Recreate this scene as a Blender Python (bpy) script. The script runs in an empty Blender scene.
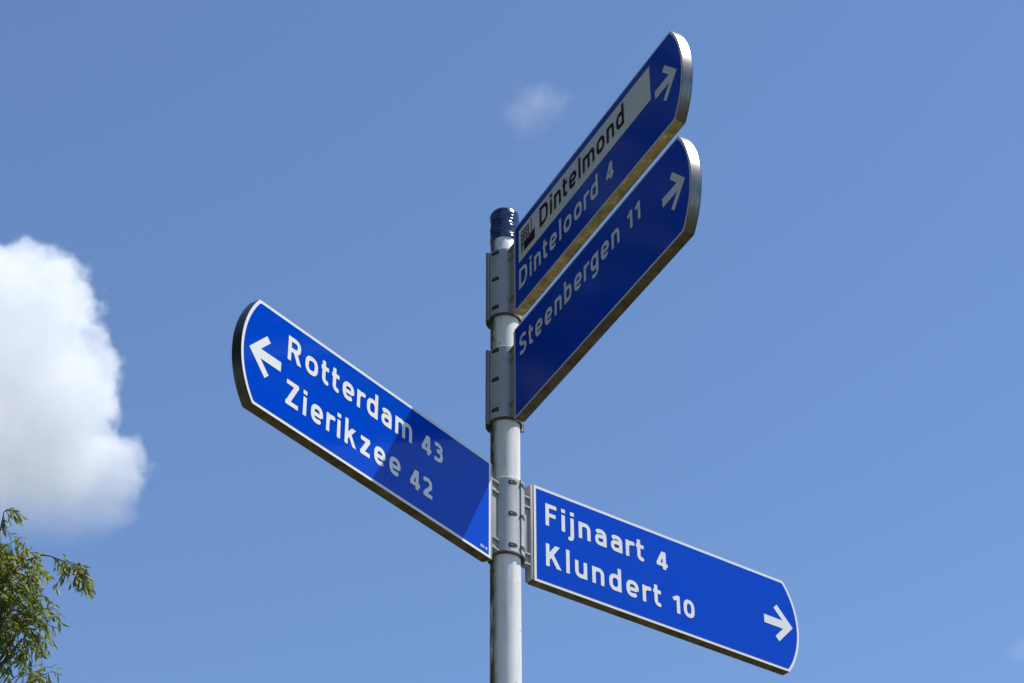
import bpy, bmesh, math, random
from mathutils import Vector, Matrix

random.seed(11)
R = math.radians
scene = bpy.context.scene
COL = scene.collection
GZ = 1.62                                   # height of the camera above the ground

# ------------------------------------------------------------------ camera
F_PX, PITCH, YAW, ROLL, CAM_D = 2179.44, 0.5886, 0.0039, -0.0046, 4.7306
fw = Vector((math.sin(YAW)*math.cos(PITCH), math.cos(YAW)*math.cos(PITCH), math.sin(PITCH)))
rt = Vector((math.cos(YAW), -math.sin(YAW), 0))
up = rt.cross(fw)
rr = rt*math.cos(ROLL) + up*math.sin(ROLL)
uu = up*math.cos(ROLL) - rt*math.sin(ROLL)
CAM = Vector((0, -CAM_D, GZ))
cd = bpy.data.cameras.new('camera')
cam = bpy.data.objects.new('camera', cd)
COL.objects.link(cam)
cam.matrix_world = Matrix(((rr.x, uu.x, -fw.x, CAM.x), (rr.y, uu.y, -fw.y, CAM.y),
                           (rr.z, uu.z, -fw.z, CAM.z), (0, 0, 0, 1)))
cd.sensor_width = 36.0
cd.lens = 36.0*F_PX/1024.0
cd.clip_start = 0.1
cd.clip_end = 20000
scene.camera = cam

# ------------------------------------------------------------------ sky, sun, exposure
SUN_AZ, SUN_EL = R(2.0), R(63.4)            # azimuth from +X towards +Y
SUN = Vector((math.cos(SUN_AZ)*math.cos(SUN_EL), math.sin(SUN_AZ)*math.cos(SUN_EL), math.sin(SUN_EL)))
w = bpy.data.worlds.new('World')
scene.world = w
w.use_nodes = True
nt = w.node_tree
nt.nodes.clear()
sky = nt.nodes.new('ShaderNodeTexSky')
sky.sky_type = 'NISHITA'
sky.sun_disc = False
sky.sun_elevation = SUN_EL
sky.sun_rotation = R(90) - SUN_AZ
sky.altitude = 1200
sky.air_density = 1.0
sky.dust_density = 0.0
sky.ozone_density = 5.0
bg = nt.nodes.new('ShaderNodeBackground')
bg.inputs['Strength'].default_value = 0.140
wo = nt.nodes.new('ShaderNodeOutputWorld')
nt.links.new(sky.outputs[0], bg.inputs['Color'])
nt.links.new(bg.outputs[0], wo.inputs['Surface'])

sl = bpy.data.lights.new('sun', 'SUN')
sl.energy = 5.0
sl.angle = R(0.5)
sl.color = (1.0, 0.955, 0.89)
so = bpy.data.objects.new('sun', sl)
so.rotation_euler = SUN.to_track_quat('Z', 'Y').to_euler()
so.location = SUN*50
COL.objects.link(so)

vs = scene.view_settings
vs.view_transform = 'Standard'
vs.look = 'None'
vs.exposure = 0.32
vs.gamma = 1.0
vs.use_curve_mapping = False
scene.cycles.volume_bounces = 24
scene.cycles.max_bounces = 26
scene.cycles.transparent_max_bounces = 16
scene.cycles.volume_step_rate = 0.6
scene.cycles.volume_max_steps = 256

# ------------------------------------------------------------------ materials
def new_mat(name):
    m = bpy.data.materials.new(name)
    m.use_nodes = True
    n = m.node_tree.nodes
    l = m.node_tree.links
    return m, n, l, n['Principled BSDF']

def noise(n, l, scale, detail=4, rough=0.55, vec=None, mapscale=None):
    t = n.new('ShaderNodeTexNoise')
    t.inputs['Scale'].default_value = scale
    t.inputs['Detail'].default_value = detail
    t.inputs['Roughness'].default_value = rough
    tc = n.new('ShaderNodeTexCoord')
    src = tc.outputs['Object']
    if mapscale:
        mp = n.new('ShaderNodeMapping')
        mp.inputs['Scale'].default_value = mapscale
        l.new(src, mp.inputs['Vector'])
        src = mp.outputs[0]
    l.new(src, t.inputs['Vector'])
    return t.outputs['Fac']

def ramp(n, l, fac, stops):
    r = n.new('ShaderNodeValToRGB')
    e = r.color_ramp.elements
    while len(e) < len(stops):
        e.new(0.5)
    for k, (p, c) in enumerate(stops):
        e[k].position = p
        e[k].color = c if len(c) == 4 else (*c, 1)
    l.new(fac, r.inputs['Fac'])
    return r.outputs['Color']

def mix(n, l, fac, a, b, mode='MIX'):
    x = n.new('ShaderNodeMix')
    x.data_type = 'RGBA'
    x.blend_type = mode
    for sock, v in ((x.inputs['Factor'], fac), (x.inputs['A'], a), (x.inputs['B'], b)):
        if hasattr(v, 'links'):
            l.new(v, sock)
        elif isinstance(v, (int, float)):
            sock.default_value = v
        else:
            sock.default_value = (*v, 1)
    return x.outputs['Result']

def bump(n, l, b, height, strength, dist):
    u = n.new('ShaderNodeBump')
    u.inputs['Strength'].default_value = strength
    u.inputs['Distance'].default_value = dist
    l.new(height, u.inputs['Height'])
    l.new(u.outputs[0], b.inputs['Normal'])

def sheet(name, base, dirt, rough=0.28, spec=0.5):
    """retro-reflective sign sheeting with faint weathering"""
    m, n, l, b = new_mat(name)
    f1 = noise(n, l, 5, 5, 0.6)
    f2 = noise(n, l, 26, 4, 0.6, mapscale=(1, 1, 0.25))
    c = mix(n, l, ramp(n, l, f1, [(0.35, (0, 0, 0)), (0.75, (1, 1, 1))]), base, dirt)
    c2 = mix(n, l, ramp(n, l, f2, [(0.62, (0, 0, 0)), (0.85, (0.35, 0.35, 0.35))]), c, dirt)
    l.new(c2, b.inputs['Base Color'])
    r = n.new('ShaderNodeMapRange')
    r.inputs['To Min'].default_value = rough - 0.05
    r.inputs['To Max'].default_value = rough + 0.06
    l.new(f1, r.inputs['Value'])
    l.new(r.outputs[0], b.inputs['Roughness'])
    b.inputs['Specular IOR Level'].default_value = spec
    return m

M = {}
M['blue'] = sheet('blue_sheet', (0.0004, 0.060, 0.54), (0.0015, 0.064, 0.50), 0.085, 0.22)
M['white'] = sheet('white_sheet', (0.86, 0.85, 0.81), (0.78, 0.77, 0.73), 0.32)
M['black'] = sheet('black_sheet', (0.010, 0.011, 0.015), (0.016, 0.016, 0.018), 0.5, 0.2)

def metal_mat():
    m, n, l, b = new_mat('aluminium_edge')
    f = noise(n, l, 26, 5, 0.6, mapscale=(0.5, 9, 0.5))
    g = noise(n, l, 60, 3, 0.6, mapscale=(0.3, 12, 0.3))
    c = mix(n, l, ramp(n, l, f, [(0.35, (0, 0, 0)), (0.75, (1, 1, 1))]), (0.21, 0.205, 0.195), (0.12, 0.112, 0.098))
    l.new(c, b.inputs['Base Color'])
    b.inputs['Metallic'].default_value = 1.0
    r = n.new('ShaderNodeMapRange')
    r.inputs['To Min'].default_value = 0.24
    r.inputs['To Max'].default_value = 0.44
    l.new(f, r.inputs['Value'])
    l.new(r.outputs[0], b.inputs['Roughness'])
    bump(n, l, b, g, 0.12, 0.001)
    return m
M['metal'] = metal_mat()

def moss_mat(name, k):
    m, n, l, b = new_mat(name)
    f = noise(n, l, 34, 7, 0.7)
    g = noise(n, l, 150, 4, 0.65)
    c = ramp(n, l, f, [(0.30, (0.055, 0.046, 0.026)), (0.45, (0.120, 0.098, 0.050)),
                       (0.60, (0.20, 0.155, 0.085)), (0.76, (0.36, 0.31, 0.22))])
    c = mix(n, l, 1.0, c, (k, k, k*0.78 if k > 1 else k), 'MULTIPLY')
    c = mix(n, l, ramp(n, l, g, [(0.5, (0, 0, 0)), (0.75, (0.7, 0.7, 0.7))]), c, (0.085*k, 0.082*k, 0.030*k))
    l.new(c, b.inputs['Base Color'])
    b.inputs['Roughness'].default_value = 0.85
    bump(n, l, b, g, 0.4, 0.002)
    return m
M['moss'] = moss_mat('algae_grown_aluminium', 1.0)
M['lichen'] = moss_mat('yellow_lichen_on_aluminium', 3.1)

def pole_mat():
    m, n, l, b = new_mat('weathered_white_paint')
    f = noise(n, l, 9, 5, 0.6)
    s = noise(n, l, 60, 6, 0.7, mapscale=(1, 1, 0.06))
    sp = noise(n, l, 95, 2, 0.5)
    gr = noise(n, l, 38, 6, 0.72, mapscale=(1, 1, 0.35))
    c = mix(n, l, ramp(n, l, f, [(0.35, (0, 0, 0)), (0.75, (1, 1, 1))]), (0.83, 0.815, 0.765), (0.76, 0.745, 0.69))
    c = mix(n, l, ramp(n, l, s, [(0.52, (0, 0, 0)), (0.78, (0.75, 0.75, 0.75))]), c, (0.40, 0.385, 0.33))
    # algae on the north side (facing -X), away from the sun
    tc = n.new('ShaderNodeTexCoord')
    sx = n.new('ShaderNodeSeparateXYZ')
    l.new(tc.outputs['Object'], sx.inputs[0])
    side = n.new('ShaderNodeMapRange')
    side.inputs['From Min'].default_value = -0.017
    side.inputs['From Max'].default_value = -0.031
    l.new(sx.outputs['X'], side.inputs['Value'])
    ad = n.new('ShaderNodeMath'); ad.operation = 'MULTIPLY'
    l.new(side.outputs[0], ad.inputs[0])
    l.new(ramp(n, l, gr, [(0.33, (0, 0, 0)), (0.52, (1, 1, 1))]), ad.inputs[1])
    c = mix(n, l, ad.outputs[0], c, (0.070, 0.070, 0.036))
    c = mix(n, l, ramp(n, l, sp, [(0.735, (0, 0, 0)), (0.76, (1, 1, 1))]), c, (0.16, 0.12, 0.08))
    l.new(c, b.inputs['Base Color'])
    b.inputs['Roughness'].default_value = 0.42
    bump(n, l, b, gr, 0.08, 0.001)
    return m
M['pole'] = pole_mat()

def clamp_mat():
    m, n, l, b = new_mat('grey_cast_clamp')
    f = noise(n, l, 22, 6, 0.65)
    s = noise(n, l, 70, 5, 0.7, mapscale=(1, 1, 0.1))
    c = mix(n, l, ramp(n, l, f, [(0.38, (0, 0, 0)), (0.72, (1, 1, 1))]), (0.47, 0.47, 0.47), (0.39, 0.39, 0.38))
    c = mix(n, l, ramp(n, l, s, [(0.58, (0, 0, 0)), (0.82, (0.6, 0.6, 0.6))]), c, (0.27, 0.26, 0.22))
    l.new(c, b.inputs['Base Color'])
    b.inputs['Roughness'].default_value = 0.48
    b.inputs['Metallic'].default_value = 0.15
    bump(n, l, b, f, 0.06, 0.001)
    return m
M['clamp'] = clamp_mat()

def simple(name, c, rough, metallic=0.0, var=0.15, scale=30):
    m, n, l, b = new_mat(name)
    f = noise(n, l, scale, 4, 0.6)
    d = tuple(x*(1-var) for x in c)
    l.new(mix(n, l, f, c, d), b.inputs['Base Color'])
    b.inputs['Roughness'].default_value = rough
    b.inputs['Metallic'].default_value = metallic
    return m
M['recess'] = simple('bolt_recess_shade', (0.030, 0.029, 0.027), 0.8)
M['ridge'] = simple('dark_grey_clamp_edge', (0.24, 0.24, 0.235), 0.6, 0.1, 0.45, 50)  # edge ribs, a darker grey than the clamp body
M['bracket'] = simple('weathered_grey_bracket', (0.40, 0.395, 0.38), 0.55, 0.1, 0.35, 45)
M['bolt'] = simple('steel_bolt', (0.42, 0.42, 0.41), 0.4, 0.9)
M['dark_rim'] = simple('dark_clamp_rim', (0.105, 0.098, 0.070), 0.8, 0, 0.4, 60)

def cap_mat():
    m, n, l, b = new_mat('blue_foil_cap')
    f = noise(n, l, 30, 5, 0.6, mapscale=(1, 1, 2.5))
    c = mix(n, l, f, (0.007, 0.028, 0.13), (0.004, 0.013, 0.065))
    l.new(c, b.inputs['Base Color'])
    b.inputs['Roughness'].default_value = 0.16
    b.inputs['Specular IOR Level'].default_value = 0.9
    wv = n.new('ShaderNodeTexNoise')
    tc = n.new('ShaderNodeTexCoord')
    mp = n.new('ShaderNodeMapping')
    mp.inputs['Scale'].default_value = (9, 9, 120)
    mp.inputs['Rotation'].default_value = (R(9), R(7), 0)
    l.new(tc.outputs['Object'], mp.inputs[0])
    l.new(mp.outputs[0], wv.inputs['Vector'])
    wv.inputs['Scale'].default_value = 1.6
    wv.inputs['Detail'].default_value = 3
    bump(n, l, b, wv.outputs['Fac'], 0.6, 0.004)
    return m
M['cap'] = cap_mat()

# ------------------------------------------------------------------ mesh helpers
def link(name, bm, mats, parent=None, smooth=None, recalc=True):
    if recalc:
        bmesh.ops.recalc_face_normals(bm, faces=bm.faces)
    me = bpy.data.meshes.new(name)
    bm.to_mesh(me)
    bm.free()
    for m in (mats if isinstance(mats, (list, tuple)) else [mats]):
        me.materials.append(m)
    if smooth is not None:
        for p in me.polygons:
            p.use_smooth = True
        if smooth > 0:
            me.set_sharp_from_angle(angle=R(smooth))
    o = bpy.data.objects.new(name, me)
    COL.objects.link(o)
    if parent:
        o.parent = parent
    return o

def tag(o, label, cat, group=None):
    o['label'] = label
    o['category'] = cat
    if group:
        o['group'] = group

def structure(o):
    o['kind'] = 'structure'

def add_box(bm, x0, x1, y0, y1, z0, z1, mat=0, mtx=None, bev=0.0):
    b = bmesh.new()
    vs_ = [b.verts.new((x, y, z)) for z in (z0, z1) for y in (y0, y1) for x in (x0, x1)]
    for f in ((0, 2, 3, 1), (4, 5, 7, 6), (0, 1, 5, 4), (2, 6, 7, 3), (0, 4, 6, 2), (1, 3, 7, 5)):
        b.faces.new([vs_[i] for i in f])
    if bev:
        bmesh.ops.bevel(b, geom=b.edges[:], offset=bev, segments=2, affect='EDGES', profile=0.6)
    for f in b.faces:
        f.material_index = mat
    if mtx:
        b.transform(mtx)
    t = bpy.data.meshes.new('t')
    b.to_mesh(t)
    b.free()
    bm.from_mesh(t)
    bpy.data.meshes.remove(t)

def lathe(bm, prof, n=64, a0=0.0, a1=2*math.pi, mats=None, closed_profile=False):
    """prof: list of (r, z) ; full or partial revolution round Z"""
    full = abs(a1-a0) > 2*math.pi-1e-6
    cnt = n if full else n+1
    rings = []
    for i in range(cnt):
        a = a0 + (a1-a0)*i/n
        rings.append([bm.verts.new((r*math.cos(a), r*math.sin(a), z)) for r, z in prof])
    m = len(prof)
    segs = m if closed_profile else m-1
    for i in range(n):
        A, B = rings[i], rings[(i+1) % cnt]
        for k in range(segs):
            f = bm.faces.new((A[k], B[k], B[(k+1) % m], A[(k+1) % m]))
            f.material_index = mats[k] if mats else 0
    if not full and closed_profile:
        for q in (rings[0], rings[-1]):
            f = bm.faces.new(q)
            f.material_index = 0
    return rings

# ------------------------------------------------------------------ ground
def ground():
    m, n, l, b = new_mat('grass_field')
    f = noise(n, l, 0.35, 6, 0.6)
    g = noise(n, l, 9, 5, 0.7)
    c = mix(n, l, f, (0.066, 0.068, 0.034), (0.105, 0.090, 0.058))
    c = mix(n, l, ramp(n, l, g, [(0.4, (0, 0, 0)), (0.7, (0.6, 0.6, 0.6))]), c, (0.050, 0.052, 0.026))
    l.new(c, b.inputs['Base Color'])
    b.inputs['Roughness'].default_value = 0.95
    bump(n, l, b, g, 0.5, 0.05)
    bm = bmesh.new()
    bmesh.ops.create_circle(bm, cap_ends=True, radius=6000, segments=96)
    structure(link('ground', bm, m))
ground()

# ------------------------------------------------------------------ signpost
POLE_R = 0.038
def signpost():
    root = bpy.data.objects.new('signpost', None)
    COL.objects.link(root)
    root.empty_display_size = 0.3
    tag(root, 'white painted steel post with dark blue cap and three grey clamps carrying the direction signs', 'signpost')
    zc0 = 3.4751 + GZ
    bm = bmesh.new()
    prof = [(POLE_R, 0.0)]
    z = 0.0
    while z < zc0 - 0.01:
        z = min(z+0.25, zc0 - 0.006)
        prof.append((POLE_R, z))
    prof += [(POLE_R-0.002, zc0-0.002), (0.02, zc0-0.002)]
    lathe(bm, prof, 96)
    link('pole', bm, M['pole'], root, smooth=35)
    # base flange
    bm = bmesh.new()
    lathe(bm, [(POLE_R+0.0006, 0.10), (0.047, 0.10), (0.05, 0.09), (0.052, 0.034), (0.10, 0.03), (0.102, 0.012), (0.102, -0.01)], 48)
    link('base_flange', bm, M['clamp'], root, smooth=35)
    # blue cap with ridges
    bm = bmesh.new()
    ztop = 3.5694 + GZ
    prof = [(POLE_R-0.004, zc0-0.004), (POLE_R+0.0010, zc0-0.003), (POLE_R+0.0012, zc0+0.002)]
    nr = 7
    for k in range(nr):
        zz = zc0 + 0.008 + k*0.0118
        prof += [(POLE_R+0.0010, zz), (POLE_R+0.0015, zz+0.003), (POLE_R+0.0015, zz+0.0055), (POLE_R+0.0008, zz+0.0085)]
    prof += [(POLE_R+0.0008, ztop-0.005), (POLE_R-0.0005, ztop-0.0015), (POLE_R-0.004, ztop), (0.0005, ztop+0.001)]
    lathe(bm, prof, 96)
    for v in bm.verts:
        a = math.atan2(v.co.y, v.co.x)
        k = 0.0007*math.sin(3*a + v.co.z*160) + 0.0005*math.sin(5*a - v.co.z*90)
        v.co.x += k*math.cos(a); v.co.y += k*math.sin(a)
        v.co.z += 0.002*math.sin(a*2+1) if v.co.z > zc0+0.006 and v.co.z < ztop-0.006 else 0
    link('cap', bm, M['cap'], root, smooth=60)

    def clamp(z0, z1, dirs, bolt_rows):
        """two saddle halves bolted round the pole; dirs = angles (deg) of the saddles"""
        z0 += GZ; z1 += GZ
        bm = bmesh.new()
        ri, ro = POLE_R+0.0008, 0.0442
        first = True
        for (a, half, rad) in dirs:
            prof = [(ri, z0+0.004), (rad-0.0035, z0), (rad, z0+0.001), (rad+0.0002, z0+0.0060), (rad, z0+0.0075), (rad, z1-0.002), (rad-0.002, z1), (ri, z1-0.001)]
            # outer wall, darker lower rim and underside
            lathe(bm, prof, 40, R(a-half), R(a+half), mats=[1, 1, 1, 0, 0, 0, 0, 0], closed_profile=True)
            # thickened edges of each half where they are screwed together
            for s in ((-1, 1) if a == 115 else ()):
                e = a + s*(half-3.2)
                mt = Matrix.Rotation(R(e), 4, 'Z')
                add_box(bm, POLE_R+0.002, rad+0.0035, -0.0026, 0.0026, z0-0.0015, z1+0.0, 2, mt, 0.0012)
        o = link('clamp', bm, [M['clamp'], M['dark_rim'], M['ridge']], root, smooth=30)
        for (a, half, rad) in dirs:
            for s in (-1, 1):
                for fz in bolt_rows:
                    zz = z0 + (z1-z0)*fz
                    ang = a + s*61.5
                    mt = Matrix.Rotation(R(ang), 4, 'Z') @ Matrix.Translation((rad, 0, zz)) @ Matrix.Rotation(R(90), 4, 'Y')
                    # bolt slot as a pointed dark strip, shade of the hollow painted in
                    b2 = bmesh.new()
                    sg = -1 if s > 0 else 1
                    def wrap(x, y, d):
                        # bend round the clamp
                        th = y*sg/rad
                        return Vector(((rad+d)*math.cos(th), (rad+d)*math.sin(th), zz + x))
                    rot = Matrix.Rotation(R(ang), 4, 'Z')
                    ys = [-0.0125 + 0.0245*i/10 for i in range(11)]
                    hw_ = [0.0012, 0.0030, 0.0046, 0.0056, 0.0060, 0.0060, 0.0060, 0.0060, 0.0060, 0.0056, 0.0046]
                    rows = [[b2.verts.new(rot @ wrap(xx, y, dd)) for xx, dd in ((-h_, -0.002), (-h_, 0.0004), (h_, 0.0004), (h_, -0.002))]
                            for y, h_ in zip(ys, hw_)]
                    for r1, r2 in zip(rows, rows[1:]):
                        for i in range(3):
                            b2.faces.new((r1[i], r1[i+1], r2[i+1], r2[i]))
                    b2.faces.new(rows[0]); b2.faces.new(list(reversed(rows[-1])))
                    link('bolt_slot', b2, M['recess'], o)
                    b3 = bmesh.new()
                    mt2 = rot @ Matrix.Translation(wrap(0, 0.0045, 0.0005)) @ Matrix.Rotation(R(90), 4, 'Y')
                    bmesh.ops.create_cone(b3, cap_ends=True, segments=6, radius1=0.0024, radius2=0.0019, depth=0.0014, matrix=mt2)
                    link('bolt', b3, M['bolt'], o)
        return o
    clamp(3.2149, 3.4289, [(-65, 87, 0.0442), (115, 91, 0.0500)], (0.124, 0.545, 0.942))
    clamp(2.8956, 3.1172, [(-65, 87, 0.0442), (115, 91, 0.0500)], (0.135, 0.548, 0.945))
    clamp(2.5126, 2.7266, [(234.5, 88.5, 0.0442), (37.7, 72.0, 0.0478)], (0.108, 0.516, 0.931))
    return root
signpost()

# ------------------------------------------------------------------ lettering
HW = 5.6
def arc(cx, cy, rx, ry, a0, a1, n=16, e=2.6):
    out = []
    for i in range(n+1):
        a = R(a0 + (a1-a0)*i/n)
        c, s = math.cos(a), math.sin(a)
        out.append((cx + rx*math.copysign(abs(c)**(2/e), c), cy + ry*math.copysign(abs(s)**(2/e), s)))
    return out

def G(w, *strokes):
    return w, strokes
def S(pts, y0=None, y1=None, hw=HW):
    return (pts, y0, y1, hw)
LO, XH, CAP, ASC, DG = 5.4, 47.0, 63.0, 66.0, 51.0
GL = {
 'n': G(40, S([(6, 0), (6, 47)]), S([(6, 26)] + arc(20, 27, 14, 14.6, 180, 0) + [(34, 0)])),
 'm': G(65, S([(6, 0), (6, 47)]), S([(6, 26)] + arc(19.2, 27, 13.2, 14.6, 180, 0) + [(32.4, 0)]),
        S([(32.4, 26)] + arc(45.7, 27, 13.3, 14.6, 180, 0) + [(59, 0)])),
 'u': G(40, S([(34, 0), (34, 47)]), S([(6, 47)] + arc(20, 20, 14, 14.6, 180, 360) + [(34, 21)])),
 'r': G(26, S([(6, 0), (6, 47)]), S([(6, 24)] + arc(24, 25, 18, 16.3, 180, 82))),
 'i': G(12, S([(6, 0), (6, 47)]), S([(6, 53.5), (6, 64)], hw=6.4)),
 'j': G(13, S([(7, 47), (7, -4)] + arc(-3, -4, 10, 9.6, 0, -88)), S([(7, 53.5), (7, 64)], hw=6.4)),
 'l': G(12, S([(6, 0), (6, 66)])),
 't': G(27, S([(9, 60)] + [(9, 16)] + arc(22, 17, 13, 11.6, 180, 272)), S([(0, 41.6), (26, 41.6)], hw=5.3)),
 'd': G(41, S([(35, 0), (35, 66)]), S(arc(20.5, 23.5, 14.5, 18, 0, 360, 40))),
 'b': G(41, S([(6, 0), (6, 66)]), S(arc(20.5, 23.5, 14.5, 18, 0, 360, 40))),
 'g': G(41, S([(35, 47), (35, -4)] + arc(20, -4, 15, 10.4, 0, -128)), S(arc(20.5, 24.5, 14.5, 17, 0, 360, 40))),
 'o': G(44, S(arc(22, 23.5, 16.1, 18, 0, 360, 44))),
 'e': G(42, S([(6, 22.4), (36, 22.4)], hw=5.0), S(arc(21, 23.5, 15.1, 18, -4, 305, 40))),
 'a': G(39, S([(5.5, 36)] + arc(19, 28, 14, 13.4, 128, 0, 14) + [(33, 0)]),
        S([(33, 26.6), (20, 26.6)] + arc(19, 16, 13, 10.6, 90, 270, 14) + [(25, 5.4), (33, 11)], hw=5.4)),
 'k': G(41, S([(6, 0), (6, 66)]), S([(6, 18), (38, 54)], None, 47), S([(17, 30), (39, -6)], 0, None)),
 'z': G(37, S([(2, 41.6), (35, 41.6)], hw=5.4), S([(1.5, 5.4), (36, 5.4)], hw=5.4), S([(32, 44), (6, 3)], 0, 47, 6.2)),
 'Z': G(44, S([(2, 57.4), (42, 57.4)], hw=5.6), S([(1, 5.6), (43, 5.6)], hw=5.6), S([(39, 61), (6, 2)], 0, 63, 6.4)),
 'S': G(42, S(arc(21.5, 45, 14.8, 12.4, 32, 232, 22, 2.15) + arc(20.5, 18, 15.3, 12.4, 52, -146, 22, 2.15))),
 'R': G(47, S([(6, 0), (6, 63)]), S([(6, 57.2), (22, 57.2)] + arc(22, 43.6, 15.6, 13.6, 90, -90, 20) + [(6, 30)]),
        S([(23, 33), (43, -6)], 0, None, 6.2)),
 'D': G(50, S([(6, 0), (6, 63)]), S([(6, 57.4), (22, 57.4)] + arc(20, 31.5, 23.8, 25.9, 90, -90, 24) + [(6, 5.6)])),
 'F': G(37, S([(6, 0), (6, 63)]), S([(6, 57.4), (36, 57.4)], hw=5.6), S([(6, 32), (33, 32)], hw=5.4)),
 'K': G(48, S([(6, 0), (6, 63)]), S([(8, 24), (44, 72)], None, 63, 6.2), S([(17, 38), (46, -6)], 0, None, 6.2)),
 '1': G(23, S([(17, 0), (17, 51)]), S([(0, 38), (18, 48)], None, None, 5.2)),
 '4': G(38, S([(26, 54), (4, 12)], 0, 51, 5.4), S([(1, 13), (38, 13)], hw=5.0), S([(27, 0), (27, 51)], hw=5.6)),
 '3': G(36, S([(3, 45.6)] + arc(15, 37.4, 13.2, 8.4, 90, -70, 16) + [(11, 28.4)], hw=5.2), S([(11, 28.4)] + arc(15, 16.8, 15, 11.6, 85, -90, 18) + [(2, 5.2)], hw=5.2)),
 '2': G(36, S(arc(15.5, 34, 13.8, 11.8, 140, -20, 18) + [(6, 7)], 0, None, 5.4), S([(2, 5.2), (36, 5.2)], hw=5.2)),
 '0': G(38, S(arc(19, 25.5, 13.3, 20, 0, 360, 40), hw=5.6)),
}

def glyph_mesh(ch, step=1.6):
    """union of flat-ended strokes, contoured by marching squares -> (verts, faces) in mm"""
    wd, strokes = GL[ch]
    xs = [p[0] for s in strokes for p in s[0]]; ys = [p[1] for s in strokes for p in s[0]]
    x0, x1, y0, y1 = min(xs)-8, max(xs)+8, min(ys)-8, max(ys)+8
    nx, ny = int((x1-x0)/step)+2, int((y1-y0)/step)+2
    pre = []
    for pts, c0, c1, hw in strokes:
        segs = []
        for a, b in zip(pts, pts[1:]):
            dx, dy = b[0]-a[0], b[1]-a[1]
            L = math.hypot(dx, dy)
            if L > 1e-6:
                segs.append((a[0], a[1], dx/L, dy/L, L))
        closed = math.hypot(pts[0][0]-pts[-1][0], pts[0][1]-pts[-1][1]) < 1e-3
        pre.append((segs, closed, c0, c1, hw))
    def sdf(x, y):
        best = 1e9
        for segs, closed, c0, c1, hw in pre:
            d = 1e9
            last = len(segs)-1
            for i, (ax, ay, ux, uy, L) in enumerate(segs):
                px, py = x-ax, y-ay
                t = px*ux + py*uy
                q = abs(px*uy - py*ux)
                if t < 0:
                    e = max(q-hw, -t) if (i == 0 and not closed) else math.hypot(t, q)-hw
                elif t > L:
                    e = max(q-hw, t-L) if (i == last and not closed) else math.hypot(t-L, q)-hw
                else:
                    e = q-hw
                    if i == 0 and not closed: e = max(e, -t)
                    if i == last and not closed: e = max(e, t-L)
                if e < d: d = e
            if c0 is not None: d = max(d, c0-y)
            if c1 is not None: d = max(d, y-c1)
            if d < best: best = d
        return best
    V = [[sdf(x0+i*step, y0+j*step) for i in range(nx)] for j in range(ny)]
    verts, faces, idx = [], [], {}
    def vert(key, x, y):
        if key not in idx:
            idx[key] = len(verts)
            verts.append((x, y))
        return idx[key]
    for j in range(ny-1):
        for i in range(nx-1):
            c = [(i, j), (i+1, j), (i+1, j+1), (i, j+1)]
            v = [V[b][a] for a, b in c]
            if min(v) > 0:
                continue
            poly = []
            for k in range(4):
                (a, b), (a2, b2) = c[k], c[(k+1) % 4]
                va, vb = v[k], v[(k+1) % 4]
                if va <= 0:
                    poly.append(vert((a, b), x0+a*step, y0+b*step))
                if (va <= 0) != (vb <= 0):
                    t = va/(va-vb)
                    t = min(max(t, 0.001), 0.999)
                    key = tuple(sorted(((a, b), (a2, b2))))
                    poly.append(vert(key, x0+(a+(a2-a)*t)*step, y0+(b+(b2-b)*t)*step))
            if len(poly) >= 3:
                faces.append(poly)
    return verts, faces, wd
CACHE = {}
SIDE = {'r': 0.62, 't': 0.8, 'l': 1.1, 'i': 1.15, 'j': 1.15, '1': 0.9}

def add_text(bm, text, x_left, base, x_right, P):
    """lay text between x_left and x_right (metres, along the sign) on the given baseline; P(x, up) -> Vector"""
    ws = []
    for ch in text:
        if ch not in CACHE:
            CACHE[ch] = glyph_mesh(ch)
        ws.append(CACHE[ch][2])
    gaps = []
    for a, b in zip(text, text[1:]):
        gaps.append(math.sqrt(SIDE.get(a, 1.0)*SIDE.get(b, 1.0)))
    total = (x_right-x_left)*1000
    sx = 1.0
    gap = (total-sum(ws))/sum(gaps) if gaps else 0
    if gaps and not 10 <= gap <= 16:          # keep natural tracking, narrow or widen the letters a little
        gap_t = min(max(gap, 10), 16)
        sx = total/(sum(ws)+gap_t*sum(gaps))
        gap = gap_t*sx
    x = 0.0
    for k, ch in enumerate(text):
        vv, ff, wd = CACHE[ch]
        bv = [bm.verts.new(P(x_left + (x + vx*sx)/1000, base + vy/1000)) for vx, vy in vv]
        for f in ff:
            bm.faces.new([bv[i] for i in f])
        x += wd*sx + (gap*gaps[k] if k < len(gaps) else 0)

def add_poly(bm, pts, P, mat=0):
    f = bm.faces.new([bm.verts.new(P(x, y)) for x, y in pts])
    f.material_index = mat

# ------------------------------------------------------------------ finger signs
PH, STRAIGHT, SAG, THK = 0.2712, 0.865, 0.047, 0.0285

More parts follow.
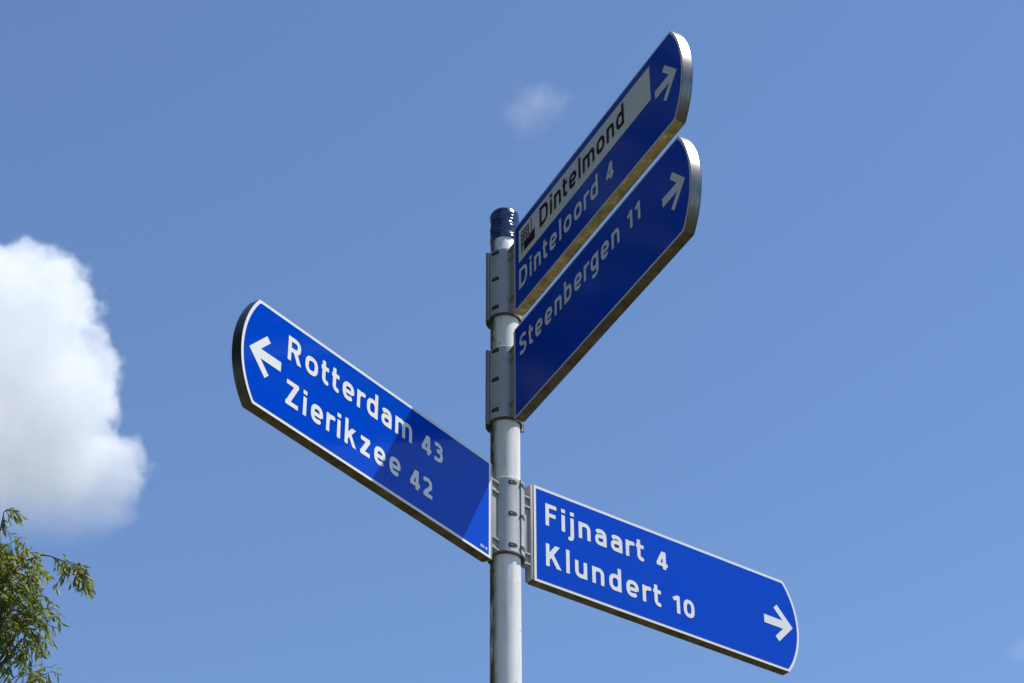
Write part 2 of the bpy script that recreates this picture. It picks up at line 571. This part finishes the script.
def outline(inset=0.0, n=28, rc=0.003, ln=STRAIGHT):
    """sign outline in (u, v): u from the inner end, v up from the centre; slightly rounded where arc meets the edges"""
    h = PH/2 - inset
    u0 = inset
    c = PH/2
    rad = (c*c + SAG*SAG)/(2*SAG)
    cx = ln + SAG - rad
    rr_ = rad - inset
    a1 = math.asin(h/rr_)
    pts = [(u0, -h), ]
    arcp = [(cx + rr_*math.cos(-a1 + 2*a1*i/n), rr_*math.sin(-a1 + 2*a1*i/n)) for i in range(n+1)]
    # soften the two outer corners
    def corner(pA, pC, pB, k=4):
        out = []
        d1 = (Vector(pA)-Vector(pC)); d2 = (Vector(pB)-Vector(pC))
        s = min(rc, d1.length*0.9, d2.length*0.9)
        q1 = Vector(pC)+d1.normalized()*s; q2 = Vector(pC)+d2.normalized()*s
        for i in range(k+1):
            t = i/k
            out.append(tuple((1-t)**2*q1 + 2*t*(1-t)*Vector(pC) + t*t*q2))
        return out
    pts += corner((0.5, -h), arcp[0], arcp[2])
    pts += arcp[2:-2]
    pts += corner(arcp[-3], arcp[-1], (0.5, h))
    pts.append((u0, h))
    return pts

def finger_sign(angle, ztop, u_in, off, face_left, label, content, ln, border):
    """face_left: +1 when text runs from the pole outwards (arrow right), -1 when arrow points left"""
    zc = ztop + GZ - PH/2
    root = bpy.data.objects.new('direction_sign', None)
    COL.objects.link(root)
    root.empty_display_size = 0.1
    root.location = (math.cos(R(angle))*u_in, math.sin(R(angle))*u_in, zc)
    root.rotation_euler = (0, 0, R(angle))
    tag(root, label, 'sign', 'direction signs on the post')
    # local frame: x along the sign, z up, the seen face towards local y = ny
    d = Vector((math.cos(R(angle)), math.sin(R(angle)), 0))
    n = Vector((math.sin(R(angle)), -math.cos(R(angle)), 0))
    ny = -1.0
    if n.y > 0:
        ny = 1.0
    yf = ny*off
    yb = ny*(off-THK)
    # ---- aluminium profile body
    bm = bmesh.new()
    o = outline(ln=ln)
    lip = 0.0016
    levels = [(yf - ny*0.0006, 0.0005), (yf - ny*0.0014, 0.0), (yb + ny*0.002, 0.0), (yb + ny*0.0008, 0.0012)]
    rings = []
    for y, ins in levels:
        oo = outline(ins, ln=ln)
        rings.append([bm.verts.new((x, y, z)) for x, z in oo])
    N = len(o)
    for a, b in zip(rings, rings[1:]):
        for i in range(N):
            j = (i+1) % N
            f = bm.faces.new((a[i], a[j], b[j], b[i]))
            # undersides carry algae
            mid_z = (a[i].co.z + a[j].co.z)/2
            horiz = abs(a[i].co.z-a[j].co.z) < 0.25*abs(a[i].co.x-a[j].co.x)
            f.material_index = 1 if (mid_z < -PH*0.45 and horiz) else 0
    bm.faces.new(rings[0]); bm.faces.new(list(reversed(rings[-1])))
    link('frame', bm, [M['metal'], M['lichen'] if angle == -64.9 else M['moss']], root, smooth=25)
    # ---- faces (both sides): white sheet, blue field inset
    def Pf(x, z, lift=0.0):
        return Vector((x, yf + ny*lift, z))
    for side in (1, -1):
        y0 = yf if side == 1 else yb
        s = ny*side
        bm = bmesh.new()
        add_poly(bm, outline(0.0007, ln=ln), lambda x, z: Vector((x, y0 - s*0.0004, z)))
        link('white_border', bm, M['white'], root, recalc=False)
        bm = bmesh.new()
        add_poly(bm, outline(border, rc=0.006, ln=ln), lambda x, z: Vector((x, y0 + s*0.0002, z)))
        link('blue_field', bm, M['blue'], root, recalc=False)
    # ---- content of the seen face: t = distance along the reading direction
    def T(lift):
        if face_left > 0:
            return lambda t, v: Vector((t, yf + ny*lift, PH/2 - v))
        return lambda t, v: Vector((STRAIGHT - t, yf + ny*lift, PH/2 - v))
    def TU(base, lift):
        q = T(lift)
        return lambda t, upv: q(t, base - upv)
    # arrow at the tip
    bm = bmesh.new()
    tip, cv, arm, th = ln + 0.0225, 0.1365, 0.0545, 0.0245
    s2 = th*math.sqrt(2)/1.0
    ax = tip
    pts = []
    kx = 0.98
    ex, ey = ax - arm*kx - 0.000, arm
    q = 0.0175*0.7071
    pts = [(ax, cv), (ax-ey*1.0, cv+ey), (ax-ey-q, cv+ey-q), (ax-2*q-th/2, cv+th/2),
           (ax-0.105, cv+th/2), (ax-0.105, cv-th/2), (ax-2*q-th/2, cv-th/2), (ax-ey-q, cv-ey+q), (ax-ey, cv-ey)]
    q_ = (lambda u, v: Vector((u, yf + ny*0.0009, PH/2 - v)))
    add_poly(bm, pts, q_)
    link('arrow', bm, M['white'], root, recalc=False)
    for item in content:
        if item[0] == 'text':
            _, words, base, black = item
            host = plate if black else root
            for word, t0, t1 in words:
                bm = bmesh.new()
                add_text(bm, word, t0, 0.0, t1, TU(base, 0.0016 if black else 0.0009))
                link('distance' if word.isdigit() else 'place_name', bm, M['black'] if black else M['white'], host, recalc=False)
        elif item[0] == 'plate':
            bm = bmesh.new()
            add_poly(bm, item[1], T(0.0009))
            plate = link('name_plate', bm, M['white'], root, recalc=False)
        elif item[0] == 'picto':
            bm = bmesh.new()
            L = T(0.0016)
            def rc_(a, b, c_, d_):
                add_poly(bm, [(a, c_), (b, c_), (b, d_), (a, d_)], L)
            a, b, c_, d_ = 0.046, 0.092, 0.044, 0.089
            # office block with three by three windows: bars only, so nothing overlaps
            ncol, bar = 3, 0.0044
            pitch = (b-a-bar)/ncol
            pv = (d_-c_-bar)/3
            for k in range(4):
                rc_(a+k*pitch, a+k*pitch+bar, c_, d_)
            for r_ in range(4):
                for k in range(3):
                    rc_(a+k*pitch+bar, a+(k+1)*pitch, c_+r_*pv, c_+r_*pv+bar)
            # chimney, saw-tooth factory and black yard with a white lane
            rc_(0.1055, 0.1095, 0.038, 0.078)
            add_poly(bm, [(0.094, 0.0895), (0.094, 0.084), (0.105, 0.0785), (0.105, 0.084), (0.117, 0.078), (0.117, 0.084),
                          (0.127, 0.0785), (0.127, 0.0895)], L)
            add_poly(bm, [(0.046, 0.0900), (0.055, 0.0900), (0.0505, 0.1130), (0.046, 0.1130)], L)
            add_poly(bm, [(0.063, 0.0900), (0.127, 0.0900), (0.127, 0.1130), (0.060, 0.1130)], L)
            link('pictogram', bm, M['black'], plate, recalc=False)
        elif item[0] == 'mark':
            bm = bmesh.new()
            L = T(0.0009)
            for (a, b, c_, d_) in item[1]:
                add_poly(bm, [(a, c_), (b, c_), (b, d_), (a, d_)], L)
            link('maker_mark', bm, M['white'], root, recalc=False)
    # ---- bracket between clamp and sign
    bm = bmesh.new()
    w0 = 0.0455 - u_in
    yc = (yf+yb)/2
    add_box(bm, w0, -0.0006, yc-0.006, yc+0.006, -0.100, 0.100, 0, None, 0.001)
    add_box(bm, -0.0085, -0.0004, yc-0.0125, yc+0.0125, -0.1335, 0.1335, 0, None, 0.0012)
    for zz in (0.094, 0.066, -0.066, -0.094):
        add_box(bm, w0-0.003, -0.002, yc-0.0115, yc+0.0115, zz-0.0028, zz+0.0028, 0, None, 0.0008)
    link('bracket', bm, M['bracket'], root, smooth=30)
    return root

B1, B2 = 0.1045, 0.2175
finger_sign(-64.9, 3.4591, 0.0895, 0.0143, 1,
    'topmost blue direction sign with black on white Dintelmond strip above Dinteloord 4, pointing right',
    [('plate', [(0.030, 0.0285), (0.757, 0.0285), (0.757, 0.132), (0.030, 0.132)]),
     ('picto',),
     ('text', [('Dintelmond', 0.156, 0.625)], B1, True),
     ('text', [('Dinteloord', 0.030, 0.480), ('4', 0.523, 0.561)], B2+0.001, False)], 0.8605, 0.0062)
finger_sign(-64.8, 3.1390, 0.0847, 0.0136, 1,
    'blue direction sign reading Steenbergen 11 in one line, directly below the Dintelmond sign',
    [('text', [('Steenbergen', 0.032, 0.580), ('11', 0.622, 0.684)], B1, False)], 0.8690, 0.0062)
finger_sign(234.5, 2.7483, 0.083, 0.016, -1,
    'sunlit blue direction sign reading Rotterdam 43 and Zierikzee 42, arrow pointing left, partly shadowed',
    [('text', [('Rotterdam', 0.0965, 0.547), ('43', 0.584, 0.668)], B1-0.001, False),
     ('text', [('Zierikzee', 0.0975, 0.507), ('42', 0.543, 0.629)], B2, False),
     ('mark', [(0.822, 0.8245, 0.2475, 0.2545), (0.8265, 0.829, 0.2475, 0.2545), (0.831, 0.8335, 0.2475, 0.2545),
               (0.8355, 0.838, 0.2505, 0.2525), (0.843, 0.848, 0.2475, 0.2545)])], 0.8700, 0.0084)
finger_sign(37.75, 2.7504, 0.0792, 0.0135, 1,
    'sunlit blue direction sign reading Fijnaart 4 and Klundert 10, arrow pointing right',
    [('text', [('Fijnaart', 0.0365, 0.363), ('4', 0.405, 0.4425)], B1, False),
     ('text', [('Klundert', 0.0365, 0.416), ('10', 0.457, 0.530)], B2+0.001, False)], 0.8650, 0.0084)

# ------------------------------------------------------------------ tree at the left
def ray(px, py):
    v = fw*F_PX + rr*(px-512) + uu*(341.5-py)
    return v.normalized()
TD = 19.0
def at(px, py, dd=0.0):
    v = ray(px, py)
    return CAM + v*((TD+dd)/v.dot(fw))
MPP = TD/F_PX

def tree():
    rnd = random.Random(5)
    root = bpy.data.objects.new('willow_tree', None)
    COL.objects.link(root)
    base = at(-330, 800)
    root.location = (base.x, base.y, 0)
    tag(root, 'leafy green willow with narrow drooping leaves at the lower left, below the big cloud', 'tree')
    org = Vector(root.location)
    # materials
    m, n, l, b = new_mat('willow_leaf')
    at_ = n.new('ShaderNodeAttribute')
    at_.attribute_name = 'tint'
    c = ramp(n, l, at_.outputs['Fac'], [(0.0, (0.080, 0.130, 0.018)), (0.45, (0.190, 0.260, 0.034)), (0.8, (0.28, 0.30, 0.06)), (1.0, (0.40, 0.34, 0.11))])
    ge = n.new('ShaderNodeNewGeometry')
    c2 = mix(n, l, ge.outputs['Backfacing'], c, (0.17, 0.21, 0.11))
    l.new(c2, b.inputs['Base Color'])
    b.inputs['Roughness'].default_value = 0.5
    b.inputs['Specular IOR Level'].default_value = 0.3
    tr = n.new('ShaderNodeBsdfTranslucent')
    l.new(mix(n, l, 0.5, c, (0.40, 0.44, 0.04)), tr.inputs['Color'])
    ms = n.new('ShaderNodeMixShader')
    ms.inputs['Fac'].default_value = 0.42
    l.new(b.outputs[0], ms.inputs[1]); l.new(tr.outputs[0], ms.inputs[2])
    l.new(ms.outputs[0], n['Material Output'].inputs['Surface'])
    mb, n, l, b = new_mat('willow_bark')
    f = noise(n, l, 14, 6, 0.7, mapscale=(1, 1, 0.3))
    l.new(ramp(n, l, f, [(0.3, (0.045, 0.036, 0.024)), (0.7, (0.17, 0.14, 0.10))]), b.inputs['Base Color'])
    b.inputs['Roughness'].default_value = 0.9
    bump(n, l, b, f, 0.7, 0.02)

    def tube(bm, pts, r0, r1, n=6):
        prev = None
        for i, p in enumerate(pts):
            t = (pts[min(i+1, len(pts)-1)] - pts[max(i-1, 0)]).normalized()
            x = t.orthogonal().normalized(); y = t.cross(x)
            r = r0 + (r1-r0)*i/(len(pts)-1)
            ring = [bm.verts.new(p + (x*math.cos(2*math.pi*k/n) + y*math.sin(2*math.pi*k/n))*r) for k in range(n)]
            if prev:
                # match ring start to avoid twist
                best = min(range(n), key=lambda s: (ring[s].co-prev[0].co).length)
                ring = ring[best:]+ring[:best]
                for k in range(n):
                    bm.faces.new((prev[k], prev[(k+1) % n], ring[(k+1) % n], ring[k]))
            prev = ring
    def bez(a, b_, c_, n=9):
        return [(1-t)**2*a + 2*t*(1-t)*b_ + t*t*c_ for t in [i/(n-1) for i in range(n)]]

    # crown lumps: (pixel x, y, radius px, depth offset m)
    lumps = [(-36, 590, 62, 0.0), (8, 612, 38, -0.1), (10, 572, 26, 0.0), (-66, 562, 68, 0.3), (8, 700, 38, 0.0), (-84, 682, 84, 0.2),
             (22, 640, 18, 0.1), (-190, 600, 130, 0.6), (-160, 760, 130, 0.2), (-340, 640, 180, 0.8), (-330, 820, 190, -0.2),
             (-250, 720, 150, -1.3), (-270, 720, 150, 1.9), (-500, 740, 190, 0.5), (-60, 800, 90, 0.4), (-430, 620, 130, -1.0)]
    L = [(at(x, y, dz) - org, r*MPP, x, y) for x, y, r, dz in lumps]
    # trunk + limbs
    bt = bmesh.new()
    fork = Vector((0.15, 0.1, base.z*0.58))
    tube(bt, bez(Vector((0, 0, -0.2)), Vector((-0.15, 0.1, base.z*0.3)), fork, 12), 0.34, 0.2, 14)
    link('trunk', bt, mb, root, smooth=80)
    for c_, r_, *_ in L:
        bb = bmesh.new()
        mid = (fork + c_)/2 + Vector((rnd.uniform(-.3, .3), rnd.uniform(-.3, .3), 0.5))
        tube(bb, bez(fork - Vector((0, 0, 0.15)), mid, c_, 12), 0.085, 0.012, 8)
        for _ in range(7):
            dv = Vector((rnd.gauss(0, 1), rnd.gauss(0, 1), rnd.gauss(0.3, 1))).normalized()
            e = c_ + dv*r_*0.8
            st = c_ + (fork-c_)*rnd.uniform(0.0, 0.18)
            tube(bb, bez(st, (st+e)/2 + Vector((0, 0, r_*0.2)), e, 7), 0.010, 0.003, 5)
        link('limb', bb, mb, root, smooth=80)
    # leaves
    bm = bmesh.new()
    tint = bm.verts.layers.float.new('tint')
    tw = bmesh.new()
    def leaf(p, d, size, tn):
        d = d.normalized()
        side = d.cross(Vector((rnd.gauss(0, 1), rnd.gauss(0, 1), rnd.gauss(0, 1)))).normalized()
        nn = side.cross(d)
        wd = size*rnd.uniform(0.11, 0.16)
        bend = nn*size*rnd.uniform(-0.18, 0.06)
        a = p; b1 = p + d*size*0.38 + bend*0.3; c1 = p + d*size*0.72 + bend*0.7; e = p + d*size + bend*1.5
        fold = nn*wd*0.35
        vs_ = [a, b1+side*wd+fold, b1, b1-side*wd+fold, c1+side*wd*0.8+fold, c1, c1-side*wd*0.8+fold, e]
        vv = [bm.verts.new(v) for v in vs_]
        for v in vv:
            v[tint] = tn
        for f in ((0, 2, 1), (0, 3, 2), (1, 2, 5, 4), (2, 3, 6, 5), (4, 5, 7), (5, 6, 7)):
            bm.faces.new([vv[i] for i in f])
    def twig(p, d, length, nl, droop=0.6, clump=0.5):
        pts = []
        q = p.copy(); dd = d.normalized()
        steps = 8
        for i in range(steps+1):
            pts.append(q.copy())
            q = q + dd*length/steps
            dd = (dd + Vector((rnd.gauss(0, .07), rnd.gauss(0, .07), -droop*(0.10+0.28*i/steps)))).normalized()
        tube(tw, pts, 0.0045, 0.0016, 4)
        for k in range(nl):
            t = (0.12 + 0.88*k/max(nl-1, 1))*steps
            i = min(int(t), steps-1)
            pos = pts[i].lerp(pts[i+1], t-i)
            ax = (pts[i+1]-pts[i]).normalized()
            o = ax.orthogonal().normalized()
            o = Matrix.Rotation(rnd.uniform(0, 6.28), 3, ax) @ o
            ld = ax*rnd.uniform(0.5, 1.1) + o*rnd.uniform(0.4, 0.9) + Vector((0, 0, -rnd.uniform(0.15, 0.8)))
            leaf(pos, ld, rnd.uniform(0.050, 0.112), min(1, max(0, rnd.gauss(clump, 0.22))))
    for c_, r_, px, py in L:
        vis = px > -120
        cnt = int((195 if vis else 46)*(r_/0.5)**2) if vis else int(50*(r_/0.5)**1.7)
        for _ in range(cnt):
            dv = Vector((rnd.gauss(0, 1), rnd.gauss(0, 1), rnd.gauss(0, 1))).normalized()
            rad = r_*(rnd.random()**0.45)
            p = c_ + dv*rad*0.82
            d = dv + Vector((rnd.gauss(0, .5), rnd.gauss(0, .5), rnd.gauss(0.1, .4)))
            twig(p, d, rnd.uniform(0.16, 0.34), rnd.randint(8, 13), 0.9, 0.5 + 0.18*math.sin(p.x*5+p.z*4) )
    # the spray that reaches out to the right, and the shoot at the top
    def branch(pix, r0, r1):
        pts = [at(x, y, dz) - org for x, y, dz in pix]
        fine = []
        for i in range(len(pts)-1):
            for k in range(5):
                fine.append(pts[i].lerp(pts[i+1], k/5))
        fine.append(pts[-1])
        tube(tw, fine, r0, r1, 6)
        return fine
    br = branch([(-30, 585, 0.1), (5, 566, 0), (28, 560, -.05), (42, 555, -.1), (50, 556, -.1), (58, 559, -.1), (68, 563, -.1), (77, 568, -.15), (83, 575, -.2)], 0.010, 0.003)
    right = rr.copy()
    for f0, nl in ((27, 6), (27, 5), (28, 7), (29, 7), (30, 9), (30, 8), (31, 9), (32, 8), (33, 10), (34, 8), (35, 7), (36, 8), (37, 7), (38, 8), (39, 7), (40, 8), (40, 6), (36, 6), (34, 9), (35, 9), (37, 8), (38, 9), (32, 9), (33, 8)):
        p = br[min(f0, len(br)-1)]
        twig(p, right*rnd.uniform(-0.1, 0.8) + Vector((0, rnd.gauss(0, .5), rnd.uniform(-1.0, 0.1))), rnd.uniform(0.12, 0.26), nl, 1.2, 0.55)
    for f0 in (22, 24, 25):
        twig(br[f0], right*0.4 + Vector((0, rnd.gauss(0, .4), -0.5)), 0.09, 4, 1.0, 0.6)
    b2 = branch([(-14, 560, 0), (-1, 535, 0), (2, 522, 0), (4, 512, 0), (8, 509, 0), (12, 516, 0)], 0.008, 0.0025)
    for f0 in (8, 11, 13, 15, 17, 19, 21, 23, 25, 24):
        twig(b2[f0], right*rnd.uniform(0, 0.8) + Vector((0, rnd.gauss(0, .5), rnd.uniform(-.6, .3))), rnd.uniform(0.06, 0.13), 4, 1.0, 0.6)
    for (x, y) in ((18, 540), (26, 552), (32, 575), (34, 640), (42, 618), (50, 672), (40, 600)):
        b3 = branch([(x-30, y+22, 0), (x-12, y+5, 0), (x, y, 0)], 0.006, 0.002)
        for f0 in (4, 6, 8, 9, 10):
            twig(b3[f0], right*rnd.uniform(.1, .9) + Vector((0, rnd.gauss(0, .4), rnd.uniform(-.6, .2))), rnd.uniform(0.07, 0.15), 5, 1.0, 0.6)
    link('twig', tw, mb, root, smooth=80, recalc=True)
    link('crown', bm, m, root, recalc=False)
tree()

# ------------------------------------------------------------------ unseen wood behind the viewpoint, added to darken the shaded sign faces
def unseen_shade_wood():
    rnd = random.Random(3)
    m, n, l, b = new_mat('shade_wood_foliage')
    f = noise(n, l, 0.8, 5, 0.6)
    l.new(ramp(n, l, f, [(0.3, (0.020, 0.034, 0.012)), (0.7, (0.050, 0.070, 0.024))]), b.inputs['Base Color'])
    b.inputs['Roughness'].default_value = 0.7
    mb = simple('shade_wood_bark', (0.10, 0.08, 0.06), 0.9)
    bm = bmesh.new()
    for k in range(11):
        ang = R(124 + k*10.5 + rnd.uniform(-2, 2))
        dist = rnd.uniform(13, 18)
        c = Vector((math.cos(ang)*dist, -3.5 + math.sin(ang)*dist, 0))
        h = rnd.uniform(18, 23)
        prev = None
        for i in range(5):
            r = 0.32*(1-i*0.18)
            ring = [bm.verts.new(c + Vector((r*math.cos(a*1.0472), r*math.sin(a*1.0472), -0.1 + i*h*0.18))) for a in range(6)]
            if prev:
                for a in range(6):
                    bm.faces.new((prev[a], prev[(a+1) % 6], ring[(a+1) % 6], ring[a])).material_index = 1
            prev = ring
        for _ in range(1500):
            d = Vector((rnd.gauss(0, 1), rnd.gauss(0, 1), rnd.gauss(0, 1))).normalized()*(rnd.random()**0.4)
            p = c + Vector((d.x*3.0, d.y*3.0, h*0.55 + d.z*h*0.48))
            u = Vector((rnd.gauss(0, 1), rnd.gauss(0, 1), rnd.gauss(0, 1))).normalized()
            v = u.orthogonal().normalized()
            s = rnd.uniform(0.18, 0.42)
            bm.faces.new([bm.verts.new(p + q) for q in (u*s, v*s*0.6, -u*s, -v*s*0.6)])
    o = link('unseen_shade_wood', bm, [m, mb], recalc=False)
    o['kind'] = 'stuff'
unseen_shade_wood()

# ------------------------------------------------------------------ clouds
def cloud(name, label, D, blobs, dens, nscale, namp, thr, bottom=None, detail=7, depth=0.8, dmax=1.0):
    """blobs: (px, py, rx, ry) seen at distance D, real depth = depth*mean radius. A true volume."""
    mpp = D/F_PX
    ax_y = fw
    xs = sum(b[0] for b in blobs)/len(blobs); ys = sum(b[1] for b in blobs)/len(blobs)
    def P(px, py):
        v = ray(px, py)
        return CAM + v*(D/v.dot(fw))
    c0 = P(xs, ys)
    Mx = Matrix(((rr.x, fw.x, uu.x), (rr.y, fw.y, uu.y), (rr.z, fw.z, uu.z)))
    ell = []
    for px, py, rx, ry in blobs:
        q = Mx.transposed() @ (P(px, py)-c0)
        ell.append((Vector((q.x, q.y, q.z))/mpp, (rx, depth*(rx+ry)/2, ry)))
    # star-shaped hull round the blobs
    bm = bmesh.new()
    bmesh.ops.create_icosphere(bm, subdivisions=5, radius=1)
    for v in bm.verts:
        d = v.co.normalized()
        best = 1.0
        for c, r in ell:
            k = 1.06
            o = Vector((-c.x/r[0], -c.y/r[1], -c.z/r[2])); dd = Vector((d.x/r[0], d.y/r[1], d.z/r[2]))
            A = dd.dot(dd); B = 2*o.dot(dd); C = o.dot(o) - k*k
            disc = B*B-4*A*C
            if disc > 0:
                best = max(best, (-B+math.sqrt(disc))/(2*A))
        v.co = d*best
    m = bpy.data.materials.new(name)
    m.use_nodes = True
    n = m.node_tree.nodes; l = m.node_tree.links
    n.clear()
    out = n.new('ShaderNodeOutputMaterial')
    pv = n.new('ShaderNodeVolumePrincipled')
    pv.inputs['Color'].default_value = (0.994, 0.996, 0.999, 1)
    pv.inputs['Anisotropy'].default_value = 0.1
    l.new(pv.outputs[0], out.inputs['Volume'])
    tc = n.new('ShaderNodeTexCoord')
    def math_(op, a, b=None, c=None):
        x = n.new('ShaderNodeMath'); x.operation = op
        for s, v in zip(x.inputs, (a, b, c)):
            if v is None: continue
            if hasattr(v, 'links'): l.new(v, s)
            else: s.default_value = v
        return x.outputs[0]
    acc = None
    for c, r in ell:
        s = n.new('ShaderNodeVectorMath'); s.operation = 'SUBTRACT'
        l.new(tc.outputs['Object'], s.inputs[0]); s.inputs[1].default_value = c
        dv = n.new('ShaderNodeVectorMath'); dv.operation = 'DIVIDE'
        l.new(s.outputs[0], dv.inputs[0]); dv.inputs[1].default_value = r
        ln = n.new('ShaderNodeVectorMath'); ln.operation = 'LENGTH'
        l.new(dv.outputs[0], ln.inputs[0])
        e = math_('SUBTRACT', 1.0, ln.outputs['Value'])
        acc = e if acc is None else math_('SMOOTH_MAX', acc, e, 0.15)
    nz = n.new('ShaderNodeTexNoise')
    nz.inputs['Scale'].default_value = nscale
    nz.inputs['Detail'].default_value = detail
    nz.inputs['Roughness'].default_value = 0.58
    l.new(tc.outputs['Object'], nz.inputs['Vector'])
    nn = math_('MULTIPLY', math_('SUBTRACT', nz.outputs['Fac'], 0.5), namp)
    edge = math_('MULTIPLY', math_('MINIMUM', math_('MULTIPLY', acc, 6.0), 1.0), 1.0)     # no noise beyond the hull
    val = math_('ADD', math_('SUBTRACT', acc, thr), nn)
    val = math_('MULTIPLY', math_('MAXIMUM', val, 0.0), math_('MAXIMUM', edge, 0.0))
    den = math_('MULTIPLY', math_('MINIMUM', math_('MULTIPLY', val, dens), dmax), 1.0/mpp)
    if bottom:
        sx = n.new('ShaderNodeSeparateXYZ')
        l.new(tc.outputs['Object'], sx.inputs[0])
        q0 = -(bottom[0]-ys); q1 = -(bottom[1]-ys)
        mr = n.new('ShaderNodeMapRange'); mr.interpolation_type = 'SMOOTHSTEP'
        mr.inputs['From Min'].default_value = q0; mr.inputs['From Max'].default_value = q1
        mr.inputs['To Min'].default_value = bottom[2]; mr.inputs['To Max'].default_value = 1.0
        l.new(sx.outputs['Z'], mr.inputs['Value'])
        den = math_('MULTIPLY', den, mr.outputs[0])
    l.new(den, pv.inputs['Density'])
    o = link(name, bm, m, smooth=0)
    o.matrix_world = Matrix.Translation(c0) @ Mx.to_4x4() @ Matrix.Scale(mpp, 4)
    tag(o, label, 'cloud')
    return o

cloud('cloud', 'large bright white cumulus cloud at the left edge of the sky', 1700,
      [(8, 322, 118, 112), (8, 392, 142, 120), (32, 478, 150, 100), (-130, 420, 230, 200)],
      0.30, 0.027, 0.80, 0.20, bottom=(558, 405, 0.006), depth=0.6, dmax=0.025)
cloud('cloud', 'small faint wispy cloud above the blue pole cap', 2100,
      [(537, 103, 54, 44), (528, 112, 50, 38)], 0.0088, 0.05, 1.5, 0.34)
cloud('cloud', 'tiny faint cloud wisp near the lower right corner of the sky', 2100,
      [(1022, 650, 26, 20)], 0.012, 0.06, 1.4, 0.3)
